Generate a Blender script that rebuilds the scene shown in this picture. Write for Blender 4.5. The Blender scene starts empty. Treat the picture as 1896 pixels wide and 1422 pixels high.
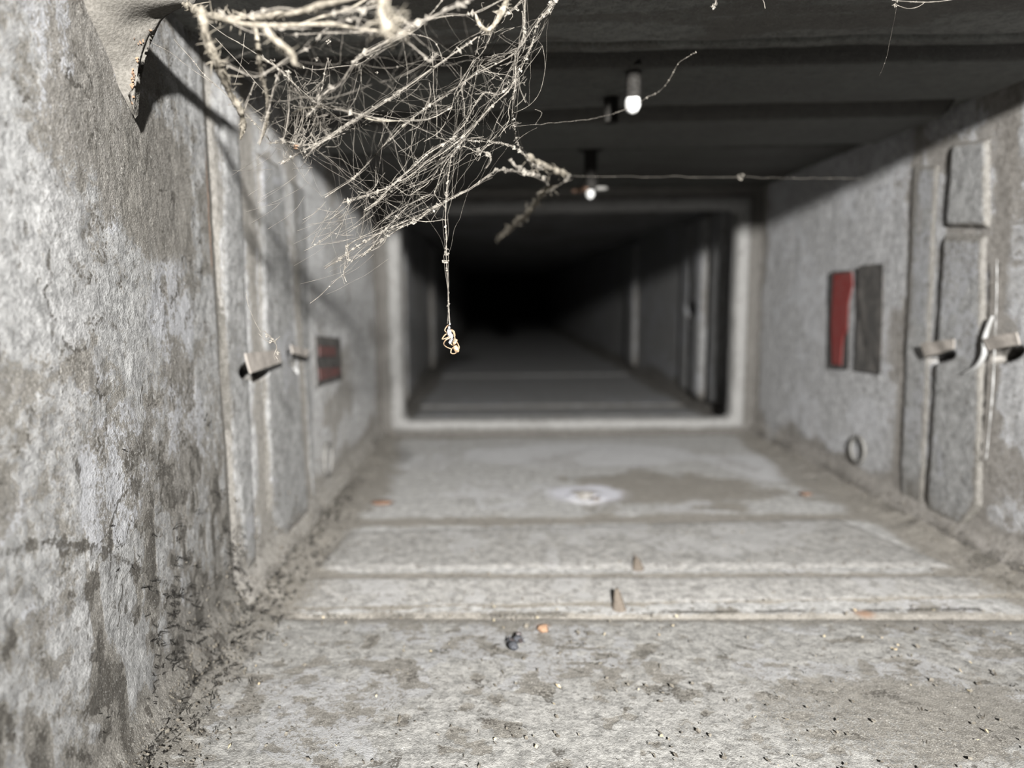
import bpy, bmesh, math, random
import numpy as np
from mathutils import Vector, Matrix, noise as mnoise

# ------------------------------------------------------------------ unit
# H = height of the lens above the duct floor; the duct is about 32 x 21 cm.
H = 0.12
XL, XR, ZC = -0.83, 1.86, 0.735        # left wall, right wall, ceiling (floor is -1), in units of H
rnd = random.Random(7)
sc = bpy.context.scene
col = sc.collection

def W(x, d, z):                        # duct coordinates (units of H, lens at 0,0,0) -> metres, floor at z=0
    return Vector((x*H, d*H, (z+1)*H))

# ------------------------------------------------------------------ camera
F = 1264.0; CX, CY = 876.0, 711.0
yaw, pitch, roll = math.radians(1.77), math.atan(160/1264), 0.0126
fw = Vector((-math.sin(yaw)*math.cos(pitch), math.cos(yaw)*math.cos(pitch), -math.sin(pitch)))
rt = fw.cross(Vector((0, 0, 1))).normalized(); up = rt.cross(fw)
rt = rt*math.cos(roll) - up*math.sin(roll); up = rt.cross(fw)
cam_d = bpy.data.cameras.new('camera'); cam = bpy.data.objects.new('camera', cam_d); col.objects.link(cam)
m = Matrix((rt, up, -fw)).transposed().to_4x4(); m.translation = W(0, 0, 0); cam.matrix_world = m
cam_d.sensor_width = 36; cam_d.lens = 24.0; cam_d.shift_x = (948-CX)/1896
cam_d.clip_start = 0.005; cam_d.clip_end = 50
cam_d.dof.use_dof = True; cam_d.dof.focus_distance = 0.178; cam_d.dof.aperture_fstop = 8.5
sc.camera = cam

# ------------------------------------------------------------------ world, lamp, exposure
wd = bpy.data.worlds.new('world'); sc.world = wd; wd.use_nodes = True
wd.node_tree.nodes['Background'].inputs[0].default_value = (0.75, 0.85, 1, 1)
wd.node_tree.nodes['Background'].inputs[1].default_value = 0.0
ld = bpy.data.lights.new('torch', 'SPOT'); ld.energy = 84.0; ld.shadow_soft_size = 0.008
ld.spot_size = math.radians(78); ld.spot_blend = 1.0; ld.color = (1, 0.985, 0.955)
lo = bpy.data.objects.new('torch', ld); col.objects.link(lo)
lo.location = W(0.50, -2.0, 1.03)
lo.rotation_euler = (W(0.40, 4.0, -0.25)-lo.location).to_track_quat('-Z', 'Y').to_euler()
vs = sc.view_settings; vs.view_transform = 'Standard'; vs.look = 'None'; vs.gamma = 1; vs.use_curve_mapping = False
vs.exposure = 0.0

# ------------------------------------------------------------------ helpers
def ray(px, py): return rt*(px-CX) - up*(py-CY) + fw*F
def at(px, py, d):                     # picture point at depth d -> duct coords
    v = ray(px, py); k = d/v.y; return Vector((v.x*k, d, v.z*k))
def on_x(px, py, X):
    v = ray(px, py); k = X/v.x; return Vector((X, v.y*k, v.z*k))
def on_z(px, py, Z):
    v = ray(px, py); k = Z/v.z; return Vector((v.x*k, v.y*k, Z))

def tag(o, label=None, cat=None, group=None, kind=None):
    if label: o['label'] = label
    if cat: o['category'] = cat
    if group: o['group'] = group
    if kind: o['kind'] = kind
    return o
def empty(name, loc=(0, 0, 0), label=None, cat=None, group=None, kind=None):
    o = bpy.data.objects.new(name, None); o.empty_display_size = 0.01; col.objects.link(o); o.location = loc
    return tag(o, label, cat, group, kind)
def mesh_obj(name, V, Fc, mat, parent=None, smooth=True):
    me = bpy.data.meshes.new(name); me.from_pydata([tuple(v) for v in V], [], Fc); me.update()
    if smooth: me.polygons.foreach_set('use_smooth', [True]*len(me.polygons))
    me.materials.append(mat)
    o = bpy.data.objects.new(name, me); col.objects.link(o)
    if parent:
        o.parent = parent
        o.matrix_parent_inverse = Matrix.Translation(-parent.location)
    return o

# vectorised value noise
def _hash(i, j, s):
    n = (i.astype(np.int64)*374761393 + j.astype(np.int64)*668265263 + s*2147483647) & 0x7fffffff
    n = ((n ^ (n >> 13))*1274126177) & 0x7fffffff
    return ((n ^ (n >> 16)) & 0xffff)/65535.0
def vn(x, y, s=0):
    i = np.floor(x); j = np.floor(y); a = x-i; b = y-j; a = a*a*(3-2*a); b = b*b*(3-2*b)
    return (_hash(i, j, s)*(1-a)+_hash(i+1, j, s)*a)*(1-b) + (_hash(i, j+1, s)*(1-a)+_hash(i+1, j+1, s)*a)*b
def fbm(x, y, s=0, o=4):
    t = 0; a = 0.5; n = 0
    for k in range(o):
        t = t + a*vn(x, y, s+k*17); n += a; x = x*2.03+3.1; y = y*2.03+1.7; a *= 0.55
    return t/n
def ss(a, b, x): t = np.clip((x-a)/(b-a), 0, 1); return t*t*(3-2*t)

# ------------------------------------------------------------------ materials
def new_mat(name):
    mt = bpy.data.materials.new(name); mt.use_nodes = True
    nt = mt.node_tree; return mt, nt, nt.nodes['Principled BSDF']
def N(nt, t, **kw):
    n = nt.nodes.new(t)
    for k, v in kw.items(): setattr(n, k, v)
    return n
def noise_node(nt, scale, detail=3, rough=0.55, vec=None):
    n = N(nt, 'ShaderNodeTexNoise'); n.inputs['Scale'].default_value = scale
    n.inputs['Detail'].default_value = detail; n.inputs['Roughness'].default_value = rough
    if vec: nt.links.new(vec, n.inputs['Vector'])
    return n.outputs['Fac']
def math_node(nt, op, a, b=None, c=None):
    n = N(nt, 'ShaderNodeMath', operation=op)
    for i, v in enumerate((a, b, c)):
        if v is None: continue
        if isinstance(v, (int, float)): n.inputs[i].default_value = v
        else: nt.links.new(v, n.inputs[i])
    return n.outputs[0]
def step(nt, v, a, b):
    n = N(nt, 'ShaderNodeMapRange', interpolation_type='SMOOTHSTEP'); nt.links.new(v, n.inputs['Value'])
    n.inputs['From Min'].default_value = a; n.inputs['From Max'].default_value = b
    return n.outputs['Result']
def mix(nt, f, a, b):
    n = N(nt, 'ShaderNodeMix', data_type='RGBA')
    for i, v in ((0, f), (6, a), (7, b)):
        if isinstance(v, (int, float)): n.inputs[i].default_value = v
        elif isinstance(v, tuple): n.inputs[i].default_value = (*v, 1)
        else: nt.links.new(v, n.inputs[i])
    return n.outputs[2]

ALB = 0.32
def zinc(name, base=(0.50, 0.50, 0.49), clean=(0.62, 0.63, 0.66), dust=(0.30, 0.275, 0.24), dark=(0.085, 0.075, 0.062), bump=1.0, glint=1.0, mottle=0.7):
    base, clean, dust, dark = [tuple(x*ALB for x in c) for c in (base, clean, dust, dark)]
    mt, nt, b = new_mat(name)
    geo = N(nt, 'ShaderNodeNewGeometry').outputs['Position']
    def attr(a): return N(nt, 'ShaderNodeAttribute', attribute_name=a).outputs['Fac']
    fine = noise_node(nt, 900, 4, 0.65, geo); mid = noise_node(nt, 260, 4, 0.6, geo); grit = noise_node(nt, 2600, 2, 0.5, geo)
    var = math_node(nt, 'ADD', math_node(nt, 'MULTIPLY', fine, 0.5), math_node(nt, 'MULTIPLY', mid, 0.5))
    c = mix(nt, step(nt, var, 0.36, 0.62), tuple(x*0.58 for x in base), tuple(min(1, x*1.28) for x in base))
    cm = step(nt, math_node(nt, 'ADD', attr('clean'), math_node(nt, 'MULTIPLY_ADD', fine, 1.2, -0.6)), 0.42, 0.6)
    c = mix(nt, math_node(nt, 'MULTIPLY', cm, 0.8), c, clean)
    dm = step(nt, math_node(nt, 'ADD', attr('dust'), math_node(nt, 'MULTIPLY_ADD', fine, 1.7, -0.85)), 0.38, 0.62)
    dcol = mix(nt, step(nt, grit, 0.35, 0.7), tuple(x*0.72 for x in dust), tuple(x*1.25 for x in dust))
    c = mix(nt, math_node(nt, 'MULTIPLY', dm, 0.9), c, dcol)
    km = step(nt, math_node(nt, 'ADD', attr('dark'), math_node(nt, 'MULTIPLY_ADD', fine, 2.0, -1.0)), 0.42, 0.66)
    c = mix(nt, math_node(nt, 'MULTIPLY', km, 0.85), c, dark)
    blot = noise_node(nt, 330, 5, 0.7, geo)
    bm_ = step(nt, math_node(nt, 'ADD', blot, math_node(nt, 'MULTIPLY_ADD', attr('dust'), 0.10, -0.05)), 0.535, 0.61)
    c = mix(nt, math_node(nt, 'MULTIPLY', bm_, mottle), c, tuple(x*0.62 for x in dust))
    pit = step(nt, grit, 0.40, 0.30)
    c = mix(nt, math_node(nt, 'MULTIPLY', pit, 0.40), c, dark)
    g = step(nt, grit, 0.62, 0.72)                       # glints of the zinc painted as bright specks
    c = mix(nt, math_node(nt, 'MULTIPLY', g, 0.60*glint), c, (0.36, 0.36, 0.345))
    wm = attr('white'); c = mix(nt, step(nt, math_node(nt, 'ADD', wm, math_node(nt, 'MULTIPLY_ADD', mid, 0.5, -0.25)), 0.2, 0.9), c, (0.36, 0.36, 0.39))
    rm = attr('rust'); c = mix(nt, step(nt, rm, 0.25, 0.9), c, (0.155, 0.10, 0.07))
    nt.links.new(c, b.inputs['Base Color'])
    b.inputs['Roughness'].default_value = 0.62; b.inputs['Specular IOR Level'].default_value = 0.45
    hgt = math_node(nt, 'ADD', math_node(nt, 'MULTIPLY', fine, 1.0), math_node(nt, 'MULTIPLY', grit, 0.55))
    hgt = math_node(nt, 'SUBTRACT', hgt, math_node(nt, 'MULTIPLY', math_node(nt, 'MAXIMUM', dm, math_node(nt, 'MAXIMUM', km, bm_)), 0.35))
    bp = N(nt, 'ShaderNodeBump'); bp.inputs['Strength'].default_value = 0.55*bump; bp.inputs['Distance'].default_value = 0.0007
    nt.links.new(hgt, bp.inputs['Height']); nt.links.new(bp.outputs[0], b.inputs['Normal'])
    return mt
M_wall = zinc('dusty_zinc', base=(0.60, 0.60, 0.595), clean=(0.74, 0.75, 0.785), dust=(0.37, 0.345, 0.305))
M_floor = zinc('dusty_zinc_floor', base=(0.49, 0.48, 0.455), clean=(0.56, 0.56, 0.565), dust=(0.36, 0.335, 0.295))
M_wall2 = zinc('brightened_zinc', base=(0.86, 0.86, 0.87), clean=(1.05, 1.06, 1.10), dust=(0.52, 0.48, 0.43), glint=0.7)  # lighter copy of the wall zinc, offsets the lamp's falloff with depth
M_wall3 = zinc('pale_zinc', base=(1.08, 1.08, 1.08), clean=(1.3, 1.31, 1.35), dust=(0.64, 0.60, 0.54), glint=0.5)  # lightest copy, lifts the left wall where the lamp leaves it dim
M_floor2 = zinc('brightened_zinc_floor', base=(0.80, 0.79, 0.77), clean=(1.0, 1.0, 1.02), dust=(0.50, 0.46, 0.40), glint=0.7)  # lighter copy of the floor zinc, offsets lamp falloff past the seam
M_floorS = zinc('seam_zinc', base=(0.60, 0.585, 0.56), clean=(0.72, 0.71, 0.70), dust=(0.40, 0.365, 0.31), glint=0.7)
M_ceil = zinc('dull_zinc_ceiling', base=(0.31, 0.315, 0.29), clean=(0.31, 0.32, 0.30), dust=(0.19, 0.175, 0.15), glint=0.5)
M_ceil2 = zinc('shaded_zinc_ceiling', base=(0.125, 0.128, 0.112), clean=(0.16, 0.165, 0.15), dust=(0.08, 0.072, 0.06), glint=0.3)  # deeper ceiling's shade put into a darker copy of its zinc
M_far = zinc('dull_zinc_far', base=(0.50, 0.50, 0.50), clean=(0.58, 0.59, 0.62), dust=(0.28, 0.26, 0.23), glint=0.3)

def plain(name, c, rough=0.7, c2=None, scale=900, spec=0.4, trans=0, bump=0.3, metal=0):
    c = tuple(x*ALB for x in c); c2 = c2 and tuple(x*ALB for x in c2)
    mt, nt, b = new_mat(name)
    geo = N(nt, 'ShaderNodeNewGeometry').outputs['Position']
    f = noise_node(nt, scale, 3, 0.6, geo)
    nt.links.new(mix(nt, step(nt, f, 0.35, 0.65), c2 or tuple(x*0.7 for x in c), c), b.inputs['Base Color'])
    b.inputs['Roughness'].default_value = rough; b.inputs['Specular IOR Level'].default_value = spec; b.inputs['Metallic'].default_value = metal
    if bump:
        bp = N(nt, 'ShaderNodeBump'); bp.inputs['Strength'].default_value = bump; bp.inputs['Distance'].default_value = 0.0004
        nt.links.new(f, bp.inputs['Height']); nt.links.new(bp.outputs[0], b.inputs['Normal'])
    return mt
M_dust = plain('packed_dust', (0.32, 0.30, 0.27), 0.9, (0.235, 0.22, 0.195), 1400, 0.1, bump=0.7)
M_spike = plain('brown_dust', (0.33, 0.28, 0.23), 0.9, (0.24, 0.20, 0.165), 1400, 0.1, bump=0.7)
M_rope = plain('dusty_silk_rope', (0.50, 0.45, 0.37), 0.9, (0.22, 0.195, 0.155), 700, 0.1, bump=0.8)
M_silk = plain('silk', (0.44, 0.40, 0.345), 0.9, (0.20, 0.18, 0.155), 500, 0.2, bump=0)
M_bead = plain('silk_dust', (0.50, 0.46, 0.40), 0.9, (0.27, 0.25, 0.22), 2500, 0.05, bump=0)
M_husk = plain('spider_skin', (0.62, 0.44, 0.29), 0.5, (0.45, 0.30, 0.18), 2500, 0.4)
M_pale = plain('pale_husk', (0.55, 0.545, 0.57), 0.8, (0.38, 0.36, 0.345), 3000, 0.4)
M_bolt = plain('dull_steel', (0.045, 0.042, 0.038), 0.8, (0.025, 0.023, 0.02), 900, 0.15)
M_tab = plain('pale_tab', (0.72, 0.66, 0.60), 0.8, (0.55, 0.50, 0.45), 700, 0.3)
M_tip = plain('white_tip', (1.6, 1.6, 1.58), 0.5, (0.75, 0.75, 0.73), 600, 0.4)
M_rust = plain('rust', (0.42, 0.27, 0.19), 0.8, (0.33, 0.2, 0.14), 900, 0.2)
M_curl = plain('bright_zinc', (0.85, 0.85, 0.84), 0.4, (0.7, 0.7, 0.69), 500, 0.6)
M_label = plain('dark_label', (0.17, 0.16, 0.155), 0.6, (0.12, 0.115, 0.11), 250, 0.3, bump=0.1)
M_label2 = plain('grey_label', (0.23, 0.215, 0.20), 0.6, (0.13, 0.125, 0.12), 120, 0.3, bump=0.1)
M_red = plain('red_print', (0.40, 0.11, 0.10), 0.6, (0.40, 0.06, 0.055), 250, 0.3, bump=0.1)
M_redf = plain('faded_red_print', (0.30, 0.13, 0.12), 0.6, (0.22, 0.13, 0.12), 250, 0.3, bump=0.1)
M_fly = plain('fly_black', (0.16, 0.17, 0.19), 0.75, (0.05, 0.05, 0.06), 2500, 0.2)
M_wing = plain('fly_wing', (0.22, 0.19, 0.19), 0.4, (0.12, 0.1, 0.1), 2500, 0.5)
M_crumb = plain('dust_crumb', (0.34, 0.31, 0.26), 0.9, (0.17, 0.15, 0.125), 700, 0.1, bump=0)
M_sand = plain('yellow_grain', (0.80, 0.70, 0.48), 0.6, (0.7, 0.55, 0.35), 300, 0.4, bump=0)
M_orange = plain('orange_grain', (0.58, 0.36, 0.23), 0.9, (0.45, 0.28, 0.18), 1500, 0.3)
M_dark = plain('outer_dark', (0.03, 0.03, 0.03), 0.9)

# ------------------------------------------------------------------ duct surfaces (relief grids)
def poly_sdf(poly, x, y):              # signed inside distance of a convex polygon
    n = len(poly); A = sum(poly[i][0]*poly[(i+1) % n][1]-poly[(i+1) % n][0]*poly[i][1] for i in range(n))
    s = None
    for i in range(n):
        x0, y0 = poly[i]; x1, y1 = poly[(i+1) % n]; L = math.hypot(x1-x0, y1-y0)
        d = ((x1-x0)*(y-y0)-(y1-y0)*(x-x0))/L*(1 if A > 0 else -1)
        s = d if s is None else np.minimum(s, d)
    return s

PITS = {'left': [], 'right': [], 'floor': [], 'ceiling': []}   # (d, t, rd, rt, depth, tilt)
def pits(side, D, T):
    h = np.zeros_like(D); mk = np.zeros_like(D)
    for d, t, rd, rt_, dep, ti in PITS[side]:
        u = D-d; v = (T-t)-ti*u
        q = np.sqrt((u/rd)**2+(v/rt_)**2); k = 1-ss(0.75, 1.05, q); h -= dep*k; mk = np.maximum(mk, k)
    return h, mk

def base_x(side, D):
    if side == 'left': return XL + 0.045*(1-ss(1.2, 2.05, D))
    if side == 'right': return XR + 0*D
    return 0*D
def grid(name, side, d0, d1, t0, t1, sd, st, mat, off, masks, parent=None, seed=0):
    """relief sheet; off(D,T) pushes inwards, masks(D,T) gives dust/clean/dark/white/rust"""
    nd = max(2, int(round((d1-d0)/sd))+1); nt_ = max(2, int(round((t1-t0)/st))+1)
    D, T = np.meshgrid(np.linspace(d0, d1, nd), np.linspace(t0, t1, nt_), indexing='ij')
    Hh = off(D, T); mk = masks(D, T, Hh)
    if side == 'floor': X, Y, Z = T, D, -1+Hh
    elif side == 'ceiling': X, Y, Z = T, D, ZC-Hh
    elif side == 'left': X, Y, Z = base_x(side, D)+Hh, D, T
    else: X, Y, Z = base_x(side, D)-Hh, D, T
    co = np.stack([X*H, Y*H, (Z+1)*H], -1).reshape(-1, 3).astype(np.float32)
    idx = np.arange(nd*nt_).reshape(nd, nt_)
    a, b_, c, d = idx[:-1, :-1], idx[1:, :-1], idx[1:, 1:], idx[:-1, 1:]
    q = np.stack([a, b_, c, d], -1) if side in ('left', 'ceiling') else np.stack([a, d, c, b_], -1)
    q = q.reshape(-1, 4)
    me = bpy.data.meshes.new(name)
    me.vertices.add(len(co)); me.vertices.foreach_set('co', co.ravel())
    me.loops.add(q.size); me.loops.foreach_set('vertex_index', q.ravel().astype(np.int32))
    me.polygons.add(len(q)); me.polygons.foreach_set('loop_start', np.arange(0, q.size, 4, dtype=np.int32))
    me.polygons.foreach_set('loop_total', np.full(len(q), 4, dtype=np.int32))
    me.update(calc_edges=True); me.validate()
    me.polygons.foreach_set('use_smooth', [True]*len(q))
    for k, v in mk.items():
        at_ = me.attributes.new(k, 'FLOAT', 'POINT'); at_.data.foreach_set('value', np.clip(v, 0, 1).astype(np.float32).ravel())
    me.materials.append(mat)
    o = bpy.data.objects.new(name, me); col.objects.link(o)
    if parent: o.parent = parent
    return o

def crumble(D, T, s, near=1.0):        # crumbly relief of the dust crust
    a = fbm(D*9, T*9, s, 4); b = fbm(D*38, T*38, s+5, 3); c = fbm(D*90, T*90, s+9, 2)
    return 0.006*(a-0.5)+near*(0.0018*np.abs(b-0.5)*2+0.0016*(c-0.5))

SEAM = 2.05
def masks_for(side, s, strip=None):
    def mfun(D, T, Hh):
        low = fbm(D*2.2, T*2.2, s, 5); med = fbm(D*7, T*7, s+3, 4); hi = fbm(D*22, T*22, s+8, 3)
        z = {}
        if side == 'floor':
            eL = T-XL; eR = XR-T; e = np.minimum(eL, eR)
            w = 0.10+0.12*fbm(D*3, T*0+3, s+4, 3)+0.10*ss(2.0, 2.2, D)*(1-ss(4, 5, D))
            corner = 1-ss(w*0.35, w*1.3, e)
            spots = ss(0.54, 0.64, hi*0.45+med*0.2+fbm(D*30, T*16, s+61, 3)*0.35)
            dust = 0.22*ss(0.42, 0.62, low)+0.75*spots*(1-ss(2.0, 2.2, D))+0.22*ss(0.5, 0.62, med)
            dust += 1.0*corner
            for g, gw in ((2.04, .035), (2.36, .03), (2.97, .06), (4.86, .06)): dust += 0.85*np.exp(-((D-g-0.03*T*ss(2.5, 3, D))/gw)**2)
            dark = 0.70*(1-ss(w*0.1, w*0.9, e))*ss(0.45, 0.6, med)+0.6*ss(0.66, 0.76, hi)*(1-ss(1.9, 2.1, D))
            dark += 0.8*np.exp(-((D-2.055-0.05*ss(-0.5, 1.8, T))/0.016)**2)*(0.4+0.6*ss(0.4, 0.55, med))
            clean = ss(0.52, 0.62, low)*ss(0.45, 0.55, med)
            # broad drag marks and the splash of white powder
            p = on_z(1085, 915, -1)
            r = np.hypot((T-p.x)/0.31, (D-p.y)/0.24)+0.5*(med-0.5); white = (1-ss(0.15, 1.1, r))*(0.35+0.9*ss(0.16, 0.34, r))*0.95
            q0 = on_z(1410, 865, -1); u = (T-q0.x); v = (D-q0.y); u2 = u+0.35*v
            clean = np.maximum(clean, 1-ss(0.8, 1.1, np.maximum(np.abs(u2)/0.24, np.abs(v)/0.33)))
            q0 = on_z(1080, 840, -1); u = (T-q0.x); v = (D-q0.y)
            clean = np.maximum(clean, 0.9*(1-ss(0.7, 1.1, np.hypot(u/0.85, v/0.35)+0.5*(med-0.5))))
            q0 = on_z(1240, 905, -1); dust += 0.7*(1-ss(0.6, 1.1, np.hypot((T-q0.x)/0.62, (D-q0.y)/0.36)+1.4*(med-0.5)+0.8*(low-0.5)))
            q0 = on_z(1700, 1330, -1); dust += 0.5*(1-ss(0.6, 1.15, np.hypot((T-q0.x)/0.42, (D-q0.y)/0.20)+1.6*(med-0.5)+0.6*(hi-0.5)))
            rust = np.zeros_like(D)
            for px, py, rr in ((708, 932, 0.035), (1495, 915, 0.03), (1005, 1160, 0.02), (1600, 1135, .03), (1230, 790, .06)):
                q0 = on_z(px, py, -1); rust = np.maximum(rust, 0.9*np.exp(-(((T-q0.x)/rr/1.4)**2+((D-q0.y)/rr)**2)))
            z = dict(dust=dust, clean=clean, dark=dark, white=white, rust=rust)
        elif side in ('left', 'right'):
            e = T+1
            w = 0.08+0.14*fbm(D*4, T*0+1, s+4, 4)
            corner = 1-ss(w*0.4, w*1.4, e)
            stre = fbm(D*16, T*5, s+6, 4)                      # runs down the wall
            dust = 0.38*ss(0.40, 0.60, low)+0.35*ss(0.48, 0.62, med)+0.9*corner
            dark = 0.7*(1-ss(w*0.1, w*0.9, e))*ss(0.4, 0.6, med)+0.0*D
            if side == 'left':
                near = 1-ss(1.95, 2.1, D)
                lower = 1-ss(-0.65, -0.2, T+0.25*(low-0.5))
                dust += near*(0.75*lower*ss(0.48, 0.60, stre)+0.25*ss(0.5, 0.6, hi))
                dark += near*lower*1.0*ss(0.50, 0.64, stre*0.6+hi*0.4)+near*0.45*ss(0.6, 0.7, hi)
                crack = np.exp(-((T-(-0.62+0.22*np.sin(D*3.2-1.6)+0.05*(low-0.5)))/0.010)**2)*near
                dark += 0.6*crack
                crk = np.exp(-((fbm(D*7, T*5, s+40, 4)-0.5)/0.011)**2)*ss(0.48, 0.58, fbm(D*4, T*4, s+47, 3))
                dark += near*1.0*crk
                q0 = on_x(300, 330, -0.8); r = np.hypot((D-q0.y)/0.30, (T-q0.z)/0.20)+0.8*(med-0.5)
                dust += 0.9*(1-ss(0.5, 1.0, r))
                q0 = on_x(170, 120, -0.8); r = np.hypot((D-q0.y)/0.10, (T-q0.z)/0.30)+0.6*(med-0.5)
                dust += 0.7*(1-ss(0.5, 1.0, r))
                clean = ss(0.5, 0.6, low)*ss(0.42, 0.55, med)
                for px, py, a, b_ in ((330, 620, .16, .22), (210, 880, .16, .16), (360, 800, .15, .2), (190, 200, .08, .28)):
                    q0 = on_x(px, py, -0.8); r = np.hypot((D-q0.y)/a, (T-q0.z)/b_)+0.9*(med-0.5); clean = np.maximum(clean, 1-ss(0.5, 1.0, r))
                for g, gw in ((2.06, .035), (2.36, .05), (2.9, .04), (4.84, .06)): dust += 0.9*np.exp(-((D-g)/gw)**2)
                rust = 0.8*np.exp(-((D-2.02)/0.008)**2)*ss(0.05, 0.12, T)*(1-ss(0.3, 0.6, T))
                rust += 0.35*np.exp(-((D-2.62)/0.012)**2)*ss(0.05, 0.12, T)
            else:
                clean = ss(0.46, 0.58, low)*(0.4+0.6*ss(0.4, 0.55, med))
                for g, gw in ((2.60, .035), (3.14, .03), (4.84, .07)): dust += 0.8*np.exp(-((D-g)/gw)**2)
                dust -= 0.35*ss(3.2, 3.35, D)
                rust = 0.5*np.exp(-((D-3.08)/0.012)**2)*ss(-0.5, 0.5, fbm(T*6, D*0, 3, 2)*2-1)
            z = dict(dust=dust, clean=clean, dark=dark, white=0*D, rust=rust)
        else:
            str_ = fbm(D*14, T*3, s+6, 4)
            dust = 0.55*ss(0.45, 0.6, str_)+0.3*ss(0.45, 0.6, low)
            rust = 0.0*D
            z = dict(dust=dust, clean=ss(0.5, 0.6, low)*ss(0.45, 0.6, str_), dark=0.4*ss(0.55, 0.68, med), white=0*D, rust=rust)
        ph, pk = pits(side, D, T); z['dark'] = z['dark']+pk*0.9  # slot shade painted in on top of the modelled recess
        return z
    return mfun

# slots punched through the seams (filled in before the sheets are made)
def slot(side, X, p0, p1, rt_, dep):
    a = on_x(*p0, X); b = on_x(*p1, X)
    PITS[side].append(((a.y+b.y)/2, (a.z+b.z)/2, abs(b.y-a.y)/2, rt_, dep, (b.z-a.z)/(b.y-a.y)))
    return a, b
slot('right', XR, (1775, 656), (1718, 668), 0.020, 0.12)
slot('right', XR, (1896, 648), (1838, 665), 0.024, 0.12)
slot('left', XL, (440, 690), (492, 686), 0.030, 0.12)
slot('left', XL, (524, 655), (552, 688), 0.030, 0.10)
slot('right', XR, (1303, 571), (1274, 573), 0.05, 0.16)

floor_root = empty('floor', (0, 0, 0), kind='structure')
wl_root = empty('wall_left', (0, 0, 0), kind='structure')
wr_root = empty('wall_right', (0, 0, 0), kind='structure')
ce_root = empty('ceiling', (0, 0, 0), kind='structure')

def off_floor(D, T):
    h = crumble(D, T, 11)
    e = np.minimum(T-XL, XR-T)
    h += 0.035*(1-ss(0, 0.13+0.1*fbm(D*6, T*0, 2, 3), e))*(0.8+0.4*fbm(D*12, T*12, 4, 3))      # dust heaped along the walls
    h -= 0.010*np.exp(-((D-2.045)/0.012)**2)
    h += 0.03*(ss(1.98, 2.0, D)-1)*0
    h += pits('floor', D, T)[0]
    p = on_z(1085, 922, -1); r = np.hypot((T-p.x)/0.06, (D-p.y)/0.06); h -= 0.02*(1-ss(0.3, 1, r)); h += 0.012*np.exp(-((r-1.2)/0.35)**2)
    return h
def off_wall(side, s):
    def f(D, T):
        near = 0.9*(1-ss(1.9, 2.1, D))+0.55*ss(1.9, 2.1, D)
        h = crumble(D, T, s, near)
        h += near*0.004*(fbm(D*14, T*6, s+31, 3)-0.5)
        e = T+1; h += 0.05*(1-ss(0, 0.12, e))
        if side == 'left':
            h += -0.006*np.exp(-((D-2.06)/0.02)**2)
        h += pits(side, D, T)[0]
        return h
    return f
def off_ceil(D, T):
    h = crumble(D, T, 51, 0.8)+0.02*(fbm(D*3, T*1.5, 77, 3)-0.5)
    h -= 0.10*ss(3.40, 3.42, D)*(1-ss(3.60, 3.62, D))*(1-ss(1.8, 1.84, T))           # groove shaped to stand in for a shadow band across the top
    h -= 0.05*np.exp(-((D-2.13)/0.015)**2)
    a = np.hypot((T-on_z(1655, 20, ZC).x)/0.2, (D-1.78)/0.07); h += 0.012*np.exp(-((a-1)/0.18)**2)*(D > 1.70)
    return h
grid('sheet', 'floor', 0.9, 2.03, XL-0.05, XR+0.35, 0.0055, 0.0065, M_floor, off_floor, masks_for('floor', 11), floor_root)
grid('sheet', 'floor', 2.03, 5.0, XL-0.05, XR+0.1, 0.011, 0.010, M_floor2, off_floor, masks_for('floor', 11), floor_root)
grid('sheet', 'floor', 5.0, 24, XL-0.05, XR+0.1, 0.05, 0.025, M_far, off_floor, masks_for('floor', 11), floor_root)
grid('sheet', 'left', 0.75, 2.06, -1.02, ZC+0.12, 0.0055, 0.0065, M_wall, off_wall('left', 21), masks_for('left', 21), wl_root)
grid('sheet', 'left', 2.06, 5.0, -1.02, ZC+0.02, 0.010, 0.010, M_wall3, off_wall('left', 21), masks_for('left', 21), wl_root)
grid('sheet', 'left', 5.0, 24, -1.02, ZC+0.02, 0.05, 0.03, M_far, off_wall('left', 21), masks_for('left', 21), wl_root)
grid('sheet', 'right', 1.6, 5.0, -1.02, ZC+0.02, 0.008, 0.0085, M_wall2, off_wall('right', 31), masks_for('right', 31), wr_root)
grid('sheet', 'right', 5.0, 24, -1.02, ZC+0.02, 0.05, 0.03, M_far, off_wall('right', 31), masks_for('right', 31), wr_root)
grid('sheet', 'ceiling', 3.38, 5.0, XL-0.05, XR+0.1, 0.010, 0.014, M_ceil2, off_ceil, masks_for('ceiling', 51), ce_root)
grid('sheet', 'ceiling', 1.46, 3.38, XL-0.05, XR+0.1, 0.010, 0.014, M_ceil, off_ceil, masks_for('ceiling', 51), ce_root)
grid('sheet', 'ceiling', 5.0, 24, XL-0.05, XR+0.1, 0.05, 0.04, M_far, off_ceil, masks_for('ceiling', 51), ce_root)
# far end cap
o = mesh_obj('wall_back', [W(XL-.1, 24, -1.1), W(XR+.1, 24, -1.1), W(XR+.1, 24, ZC+.1), W(XL-.1, 24, ZC+.1)], [(0, 1, 2, 3)], M_dark, smooth=False); tag(o, kind='structure')

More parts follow.
